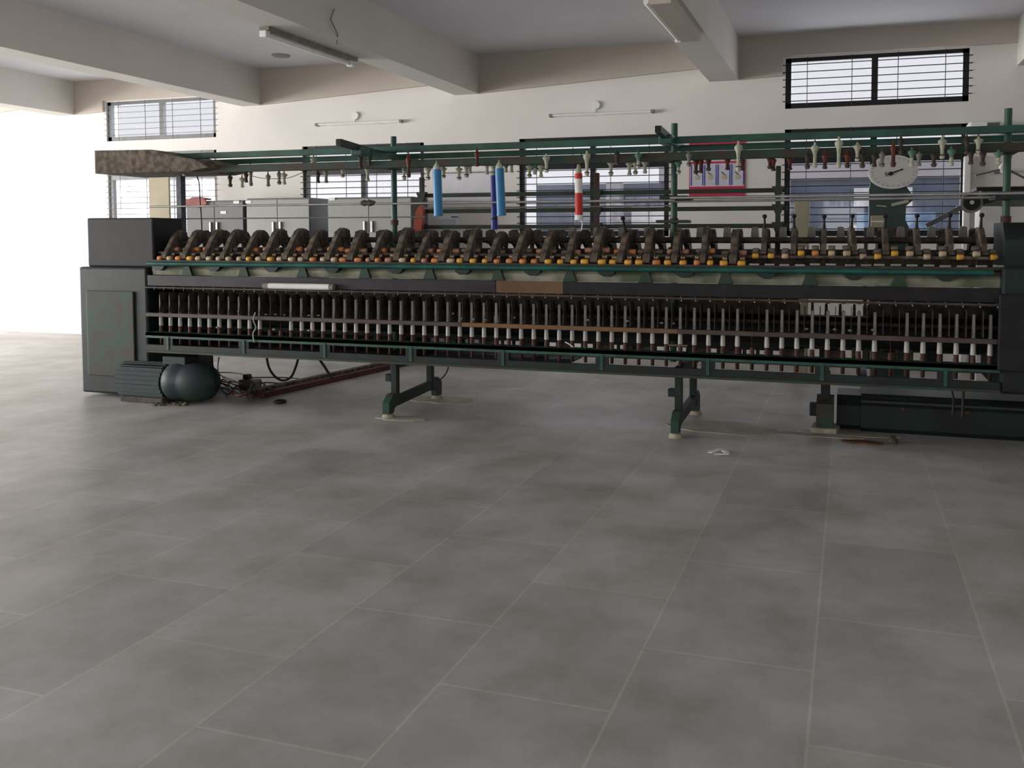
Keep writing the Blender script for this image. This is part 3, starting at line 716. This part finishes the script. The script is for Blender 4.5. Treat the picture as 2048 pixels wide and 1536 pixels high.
c = at(1345, 443, 6.7); MB().box((c.x - .13, 6.68, c.z - .012), (c.x + .13, 6.80, c.z + .012), M['green_rust'], .004).build('rod_bracket', sf)
# hangers
H = [(460,349,374,'br'),(484,353,375,'cr'),(492,344,365,'br'),(501,329,372,'gy'),(536,347,373,'gy'),(558,342,369,'gy'),(568,344,369,'cr'),(368,325,352,'cr'),(609,335,362,'br'),
(627,312,342,'cr'),(636,342,366,'br'),(652,338,366,'gy'),(685,329,355,'cr'),(721,308,337,'br'),(739,308,330,'br'),(735,330,362,'cr'),(808,320,360,'gr'),(817,308,355,'ru'),(856,332,360,'cr'),
(887,332,356,'cr'),(918,332,360,'cr'),(933,323,355,'cr'),(940,321,347,'cr'),(954,299,333,'ru'),(974,321,349,'cr'),(987,327,349,'cr'),(1012,325,345,'gr'),(1023,321,345,'cr'),(1059,327,355,'cr'),
(1070,321,349,'gr'),(1082,327,355,'cr'),(1093,308,345,'cr'),(1163,312,335,'br'),(1174,302,353,'cr'),(1222,319,351,'cr'),(1234,302,330,'br'),(1259,321,351,'cr'),(1271,321,349,'cr'),
(1277,303,337,'gr'),(1290,319,347,'cr'),(1357,319,348,'gr'),(1378,303,333,'gy'),(1392,316,348,'ru'),(1402,316,346,'ru'),(1417,314,342,'br'),(1455,314,340,'ru'),(1477,282,343,'cr'),(1485,316,341,'ru'),
(1540,312,338,'ru'),(1547,314,342,'ru'),(1580,312,340,'ru'),(1615,303,338,'br'),(1630,285,336,'cr'),(1650,305,338,'ru'),(1678,273,336,'cr'),(1695,305,336,'ru'),(1715,285,323,'cr'),(1725,303,336,'br'),
(1749,305,334,'br'),(1764,303,334,'gy'),(1787,285,334,'ru'),(1802,273,309,'br'),(1824,296,333,'gr'),(1838,303,332,'gy'),(1868,303,334,'br'),(1885,273,318,'cr'),(1903,294,332,'gr'),(1934,271,309,'br'),
(1942,300,329,'br'),(1957,273,307,'cr'),(1966,300,332,'br'),(1997,300,329,'gr')]
HM = {'br': ('brown', 'brown'), 'cr': ('cream', 'cream'), 'gy': ('greyp', 'greyp'), 'gr': ('pgreen', 'cream'), 'ru': ('rust', 'redbrown')}
for px, y0, y1, c in H:
    Y = 6.55 if y0 < 310 else 6.72
    a = at(px, y0, Y); b_ = at(px, y1, Y); h = a.z - b_.z; m1, m2 = HM[c]; k = .030 if c in ('cr', 'gr') else .023
    f = MB().lathe((a.x, Y, b_.z), [(.013, 0), (.018, h * .06), (.018, h * .15), (.013, h * .18), (.013, h * .45)], M[m2], 9)
    f.lathe((a.x, Y, b_.z), [(.013, h * .45), (.018, h * .62), (k, h * .74), (k * 1.05, h * .80), (k * .7, h * .86), (.010, h * .9), (.008, h)], M[m1], 9)
    if random.random() < .5: f.lathe((a.x, Y, b_.z + h * .14), [(.021, 0), (.021, .008)], M['brown'], 9)
    f.tube([(a.x, Y, a.z - .002), (a.x, Y, a.z + .02)], .005, M['brown'], 5)
    f.build('bobbin_hanger', sf)
# holders for the coloured tubes
def tubebob(pt, pb, Y, r, kind, label, cat='yarn tube'):
    a = at(*pt, Y); b_ = at(*pb, Y)
    hg = at(pt[0], pt[1] - 18, Y)
    MB().lathe((a.x, Y, a.z), [(r * .8, 0), (r * .9, .02), (.014, .05), (.010, (hg - a).length)], M['cream'], 10).build('bobbin_hanger', sf)
    d = (b_ - a); L = d.length; d.normalize()
    f = empty('roving_tube', b_, label, cat, None)
    def seg(t0, t1, mt, rr=r, name='tube_body'):
        return MB().tube([a + d * (L * t0), a + d * (L * t1)], rr, mt, 18).build(name, f)
    if kind == 'blue': seg(0, .97, M['blue']); seg(.97, 1, M['blue'], r * 1.08, 'end_rim')
    if kind == 'dblue': seg(0, .78, M['dblue']); seg(.78, .82, M['dark'], r * 1.05, 'band'); seg(.82, 1, M['dblue'], r * 1.12, 'end_sleeve')
    if kind == 'red':
        seg(0, .13, M['red'], r, 'end_sleeve'); seg(.13, .47, M['label'], r * .98, 'tube_body'); seg(.47, 1, M['red'], r * 1.0, 'sleeve')
        MB().tube([b_, b_ + Vector((0, 0, -.04))], r * 1.1, M['label'], 12).build('tip', f)
        MB().tube([b_ + Vector((.015, 0, -.03)), b_ + Vector((.03, 0, -.07)), b_ + Vector((.02, 0, -.12))], .005, M['label'], 5).build('hook', f)
tubebob((874, 339), (877, 432), 6.6, .037, 'blue', 'light blue roving tube hanging alone, the left one of the two light blue tubes')
tubebob((999, 337), (1003, 431), 6.6, .037, 'blue', 'light blue roving tube hanging in front of the dark blue one')
tubebob((987, 351), (989, 459), 6.75, .026, 'dblue', 'dark blue slim roving tube with a black band')
tubebob((1157, 347), (1158, 430), 6.6, .031, 'red', 'red and white banded roving tube hanging before the middle window')
# legs
def leg(X, name='leg_frame', y0=6.48, y1=7.12):
    L = MB()
    L.box((X - .028, y0 - .028, .15), (X + .028, y0 + .028, .46), M['dkgreen'], .005).box((X - .028, y1 - .028, .15), (X + .028, y1 + .028, .46), M['dkgreen'], .005)
    L.bar((X, y0 - .06, .115), (X, y1 + .04, .15), .05, .075, M['dkgreen'])
    L.prism([(y0 - .16, .035), (y0 - .16, .13), (y0 - .09, .19), (y0 + .01, .19), (y0 - .01, .09), (y0 - .07, .07), (y0 - .08, .035)], X - .03, X + .03, M['green_rust'])
    L.prism([(y1 + .17, .035), (y1 + .17, .16), (y1 + .10, .21), (y1 - .01, .20), (y1 + .01, .10), (y1 + .07, .08), (y1 + .08, .035)], X - .03, X + .03, M['green_rust'])
    o = L.build(name, sf)
    MB().box((X - .08, y0 - .03, .285), (X - .026, y0 + .03, .345), M['dkgreen'], .005).build('tab', o)
    for y in (y0 - .12, y1 + .125): MB().lathe((X, y, 0), [(.055, 0), (.048, .02), (.036, .035)], M['concrete'], 12).build('footing', o)
leg(-3.65); leg(-1.23)
o = MB().box((-.20, 6.93, .22), (-.13, 6.99, .46), M['dkgreen'], .005).prism([(6.84, .04), (6.84, .22), (7.0, .27), (7.0, .04)], -.23, -.10, M['green_rust']).box((-.28, 6.86, .12), (-.12, 6.93, .22), M['dark'], .006).build('leg_frame', sf)
MB().prism([(-.27, 6.80), (-.08, 6.80), (-.05, 7.02), (-.25, 7.04)], 0, .04, M['concrete'], 'z').build('footing', o)
# end stands
e = MB().box((X1M, 6.38, .44), (1.75, 7.3, 1.30), M['dkgreen'], .02).build('end_stand', sf)
MB().box((X1M - .02, 6.34, .60), (1.75, 6.38, 1.12), M['dark'], .01).build('cover_plate', e)
MB().prism([(6.5, 1.30), (6.5, 1.48), (6.6, 1.60), (7.0, 1.60), (7.0, 1.30)], X1M + .03, 1.6, M['dkgreen']).build('gear_cover', e)
e = MB().box((-6.95, 6.42, .03), (X0M - .03, 7.28, 1.22), M['dkgreen'], .02).build('head_stock', sf)
MB().box((-6.9, 6.48, 1.22), (X0M + .0, 6.86, zz(437, 6.86, 350)), M['dark'], .015).build('gear_cover', e)
MB().box((-6.85, 6.40, .2), (-6.3, 6.42, 1.0), M['green_rust'], .008).build('door', e)
# loops of tape hanging from the bottom rail
def loop(pts, Y, r, mt, name='hanging_tape'):
    MB().tube([at(x, y, Y) for x, y in pts], r, mt, 6).build(name, sf)
def smooth(pts, n=4):
    P = [Vector(p) for p in pts]; P = [P[0]] + P + [P[-1]]; out = []
    for i in range(1, len(P) - 2):
        for k in range(n):
            t = k / n; a, b_, c, d = P[i - 1], P[i], P[i + 1], P[i + 2]
            out.append(.5 * ((2 * b_) + (c - a) * t + (2 * a - 5 * b_ + 4 * c - d) * t * t + (3 * b_ - a - 3 * c + d) * t ** 3))
    out.append(P[-2]); return out
def wire(pts, r, mt): return MB().tube(smooth(pts), r, mt, 6)
wire([at(x, y, 6.9) for x, y in ((533, 712), (538, 735), (550, 753), (566, 761), (582, 754), (591, 735), (597, 715))], .011, M['cable']).build('hanging_tape', sf)
wire([at(x, y, 6.9) for x, y in ((638, 718), (650, 735), (665, 760))], .012, M['cable']).build('hanging_tape', sf)
wire([at(x, y, 7.0) for x, y in ((898, 730), (893, 745), (883, 757), (873, 758))], .006, M['cable']).build('hanging_tape', sf)
wire([at(x, y, 6.4) for x, y in ((1903, 778), (1907, 800), (1905, 830))], .008, M['cable']).build('hanging_tape', sf)
wire([at(x, y, 6.4) for x, y in ((1927, 780), (1926, 800), (1925, 835))], .010, M['cable']).build('hanging_tape', sf)
wire([at(x, y, 6.35) for x, y in ((511, 625), (507, 640), (512, 655), (506, 668), (509, 685))], .006, M['cup']).build('loose_yarn', sf)
wire([at(x, y, 6.35) for x, y in ((1130, 684), (1138, 688), (1146, 694))], .005, M['white']).build('loose_yarn', sf)
wire([at(x, y, 7.0) for x, y in ((390, 345), (398, 365), (400, 400), (403, 440), (404, 470))], .006, M['cable']).build('loose_cable', sf)
wire([at(x, y, 6.8) for x, y in ((500, 351), (530, 357), (575, 356), (605, 345))], .003, M['cable']).build('loose_yarn', sf)
a = at(1337, 690, 6.36); b_ = at(1375, 690, 6.36)
MB().box((a.x, 6.34, a.z - .004), (b_.x, 6.38, a.z + .006), M['rail']).build('wooden_strip', sf)
# fluff caught at the foot of the separators
fl = MB()
for px, py in ((460, 624), (478, 623), (520, 628), (532, 629), (551, 629), (568, 630), (585, 631), (618, 631), (637, 631), (650, 632), (905, 627), (925, 637), (948, 639), (970, 640), (1028, 635), (1176, 640), (1255, 642), (1323, 646), (1346, 647), (1612, 658), (1670, 659), (1700, 661), (1745, 660), (435, 655), (548, 659), (618, 661)):
    c = at(px, py, 6.45); fl.lathe((c.x, 6.45, c.z), [(.004, -.008), (.014, -.004), (.017, 0), (.010, .006), (.003, .009)], M['cream'], 7)
o = fl.build('yarn_fluff', sf); o['kind'] = 'stuff'

# white tube lying on the front panel
wt_ = empty('plastic_tube', at(600, 590, 6.37), 'white plastic tube with grey ends lying along the front panel at left', 'tube')
a = at(528, 580, 6.365); b_ = at(668, 582, 6.365); zt = zg + .009 + .027
MB().tube([(a.x + .05, 6.365, zt), (b_.x - .04, 6.365, zt)], .026, M['white'], 16).build('tube_body', wt_)
MB().tube([(a.x, 6.365, zt), (a.x + .05, 6.365, zt)], .029, M['greyp'], 14).build('end_cap', wt_)
MB().tube([(b_.x - .04, 6.365, zt), (b_.x, 6.365, zt)], .026, M['greyp'], 14).build('end_cap', wt_)

# green casing on the floor, right
cs = empty('floor_casing', (.8, 7.15, 0), 'long dark green casing lying on the floor under the right end of the machine', 'casing')
cp = [(6.98, 0), (6.93, .04), (6.93, .21), (6.97, .26), (7.03, .285), (7.40, .285), (7.45, .22), (7.45, 0)]
MB().prism(cp, .10, 2.6, M['dkgreen']).build('casing_body', cs)
MB().prism([(7.0 + (y - 6.98) * .85, z * .9 + .01) for y, z in cp], -.08, .10, M['dkgreen']).build('casing_end', cs)
MB().box((.1, 6.922, .235), (2.6, 6.935, .25), M['green_rust']).build('seam_flange', cs)
for i in range(5): MB().lathe((.4 + i * .45, 6.93, .20), [(.012, -.008), (.012, 0)], M['rust'], 8, 'y').build('bolt', cs)

# motor
c = at(375, 765, 6.75)
mo = empty('electric_motor', (c.x, atz(385, 805, 0).y, 0), 'dusty green electric motor on the floor under the left end of the machine', 'motor')
zm = .19; Ym = atz(385, 805, 0).y; xe = at(432, 768, Ym).x; xs0 = at(345, 768, Ym).x
pr = [(.15, 0), (.175, .02), (.182, .06), (.172, .085), (.172, .10), (.178, .12), (.172, .165), (.145, .205), (.09, .23), (.04, .235), (.035, .24)]
sc_ = (xe - xs0) / .24
MB().lathe((xs0, Ym, zm), [(r_, h * sc_) for r_, h in pr], M['motor'], 28, 'x').build('end_bell', mo)
fb = MB().tube([(xs0 - .5, Ym, zm), (xs0, Ym, zm)], .155, M['motor'], 28); nf = 26
for i in range(nf):
    t = 2 * PI * i / nf; d = Vector((0, math.cos(t), math.sin(t)))
    fb.bar(Vector((xs0 - .5, Ym, zm)) + d * .165, Vector((xs0, Ym, zm)) + d * .165, .035 if abs(d.z) > .7 else .008, .008 if abs(d.z) > .7 else .035, M['motor'])
fb.build('finned_body', mo)
MB().box((xs0 - .45, Ym - .15, 0), (xs0 + .02, Ym + .15, .05), M['brown'], .006).build('base', mo)
MB().box((xs0 - .05, Ym - .06, zm + .15), (xs0 + .2, Ym + .12, zm + .23), M['dkgreen'], .01).build('terminal_box', mo)
a = at(392, 712, 6.9)
# belt guard above motor
MB().box((at(372, 720, 6.95).x, 6.92, .34), (at(392, 720, 6.95).x, 7.05, .50), M['dark'], .01).build('motor_bracket', sf)

# cables
cb = MB()
random.seed(3)
for k in range(7):
    pts = []
    for i in range(7):
        px = 432 + i * 18 + random.uniform(-8, 8); py = 770 + random.uniform(-14, 18) + i * 1.5
        p = atz(px, py, .02 + random.uniform(0, .05) + (.05 if i in (2, 3) else 0)); pts.append(p)
    cb.tube(smooth(pts), .007, M['cable'] if k % 2 else M['redcable'], 6)
for pts in (((425, 715), (427, 735), (440, 750), (470, 762), (500, 775)), ((438, 715), (436, 740), (450, 758), (490, 768)), ((430, 745), (470, 746), (510, 756), (528, 770), (515, 780)),
            ((500, 755), (560, 755), (597, 758), (580, 768), (530, 765), (515, 775))):
    cb.tube(smooth([at(x, y, 7.0) if y < 740 else atz(x, y, .05) for x, y in pts]), .006, M['cable'], 6)
tag(cb.build('cable_bundle'), 'tangle of black and brown cables on the floor beside the motor', 'cables')
c = atz(502, 772, .02)
tag(MB().box((c.x - .1, c.y - .07, 0), (c.x + .08, c.y + .07, .09), M['greyp'], .015).box((c.x - .06, c.y - .05, .09), (c.x + .0, c.y + .02, .14), M['redbrown'], .01).build('switch_box'), 'small grimy grey switch box among the cables on the floor', 'switch box')
tag(MB().bar((-5.33, 6.75, .04), (-5.05, 9.1, .04), .07, .07, M['brown2']).bar((-5.22, 6.75, .03), (-4.93, 9.1, .03), .05, .05, M['redcable']).build('floor_channel'), 'dark metal channel running back across the floor under the left part', 'channel')
c = atz(560, 804, .012)
tag(MB().tube([(c.x + .045 * math.cos(t), c.y + .045 * math.sin(t), .016) for t in [2 * PI * i / 16 for i in range(16)]], .014, M['cable'], 8, True).build('rubber_ring'), 'small black ring lying on the floor right of the motor', 'ring')
f = MB()
for a_, b2 in (((1420, 905), (1440, 898)), ((1440, 898), (1455, 905)), ((1428, 908), (1458, 908))):
    p = atz(*a_, .008); q = atz(*b2, .012); f.bar(p, q, .035, .004, M['label'])
tag(f.build('paper_scrap'), 'crumpled white paper scrap on the floor at lower right', 'paper scrap')
c0 = atz(1692, 884, 0); c1 = atz(1760, 886, 0)
f = MB(); n = 14
f.prism([((c0.x + c1.x) / 2 + .16 * math.cos(2 * PI * i / n) * random.uniform(.85, 1.1), c0.y + .05 * math.sin(2 * PI * i / n) * random.uniform(.7, 1.2)) for i in range(n)], 0, .012, mat('rusty_dirt', (.10, .05, .025), .9, var=.3), 'z')
tag(f.build('rusty_strip'), 'flat rusty brown strip on the floor in front of the green casing', 'strip')
c = atz(1785, 886, 0)
tag(MB().lathe((c.x, c.y, 0), [(.035, 0), (.04, .02), (.02, .05)], M['brown'], 10).build('iron_lump'), 'small dark iron lump on the floor touching the green casing', 'lump')
f = MB(); random.seed(5)
for k in range(40):
    p = atz(random.uniform(307, 375), random.uniform(800, 812), 0); r0 = random.uniform(.01, .03)
    f.lathe((p.x, p.y, 0), [(r0, 0), (r0 * .8, r0 * .4), (r0 * .2, r0 * .7)], M['dirt'], 6)
tag(f.build('debris'), 'dusty debris scattered on the floor in front of the motor', 'debris', kind='stuff')
f = MB()
for (px, py, rx_, ry_) in ((1440, 856, .42, .22), (1620, 870, .4, .06), (1700, 868, .35, .08), (880, 800, .3, .16), (800, 838, .22, .08)):
    c = atz(px, py, 0); n = 18
    ph = [random.uniform(.8, 1.15) for _ in range(n)]
    f.prism([(c.x + rx_ * ph[i] * math.cos(2 * PI * i / n), c.y + ry_ * ph[i] * math.sin(2 * PI * i / n)) for i in range(n)], 0, .002 + .0012 * rx_ * 10 % .004 + px * 1e-6, mat('cement_smear', (.40, .37, .31), .85, var=.14, scale=5), 'z')
tag(f.build('cement_smears'), 'thin cement smears on the floor around the feet of the machine', 'cement', kind='stuff')

for o in D.objects:
    if '_w' in o: del o['_w']

# ------------------------------------------------------------------ light
w = D.worlds.new('world'); bpy.context.scene.world = w; w.use_nodes = True
w.node_tree.nodes['Background'].inputs[0].default_value = (.98, .975, 1, 1)
w.node_tree.nodes['Background'].inputs[1].default_value = 1.12
def area(name, loc, rot, sx_, sy_, power, col=(1, 1, 1)):
    l = D.lights.new(name, 'AREA'); l.shape = 'RECTANGLE'; l.size = sx_; l.size_y = sy_; l.energy = power; l.color = col
    o = D.objects.new(name, l); COL.objects.link(o); o.location = loc; o.rotation_euler = rot; return o
LEFTP = 760
for (a, b_, z0, z1) in left_open:
    area('daylight_left', (XL_ - TH - .05, (a + b_) / 2, (z0 + z1) / 2), (0, -PI / 2, 0), z1 - z0, b_ - a, (LEFTP if b_ < 8 else LEFTP * .3) * (b_ - a) / 3, (1, .985, .96))
for (a, b_, z0, z1) in front_open:
    area('fill_front', ((a + b_) / 2, YB - TH - .05, (z0 + z1) / 2), (PI / 2, 0, 0), b_ - a, z1 - z0, 24, (1, .98, .96))  # unseen lamps added behind the camera as soft fill
for (a, b_, z0, z1) in back_open:
    area('daylight_back', ((a + b_) / 2, YW + TH + .05, (z0 + z1) / 2), (-PI / 2, 0, 0), b_ - a, z1 - z0, 20, (.97, .98, 1))
vs = bpy.context.scene.view_settings
vs.view_transform = 'Standard'; vs.look = 'None'; vs.gamma = 1; vs.use_curve_mapping = False; vs.exposure = 0
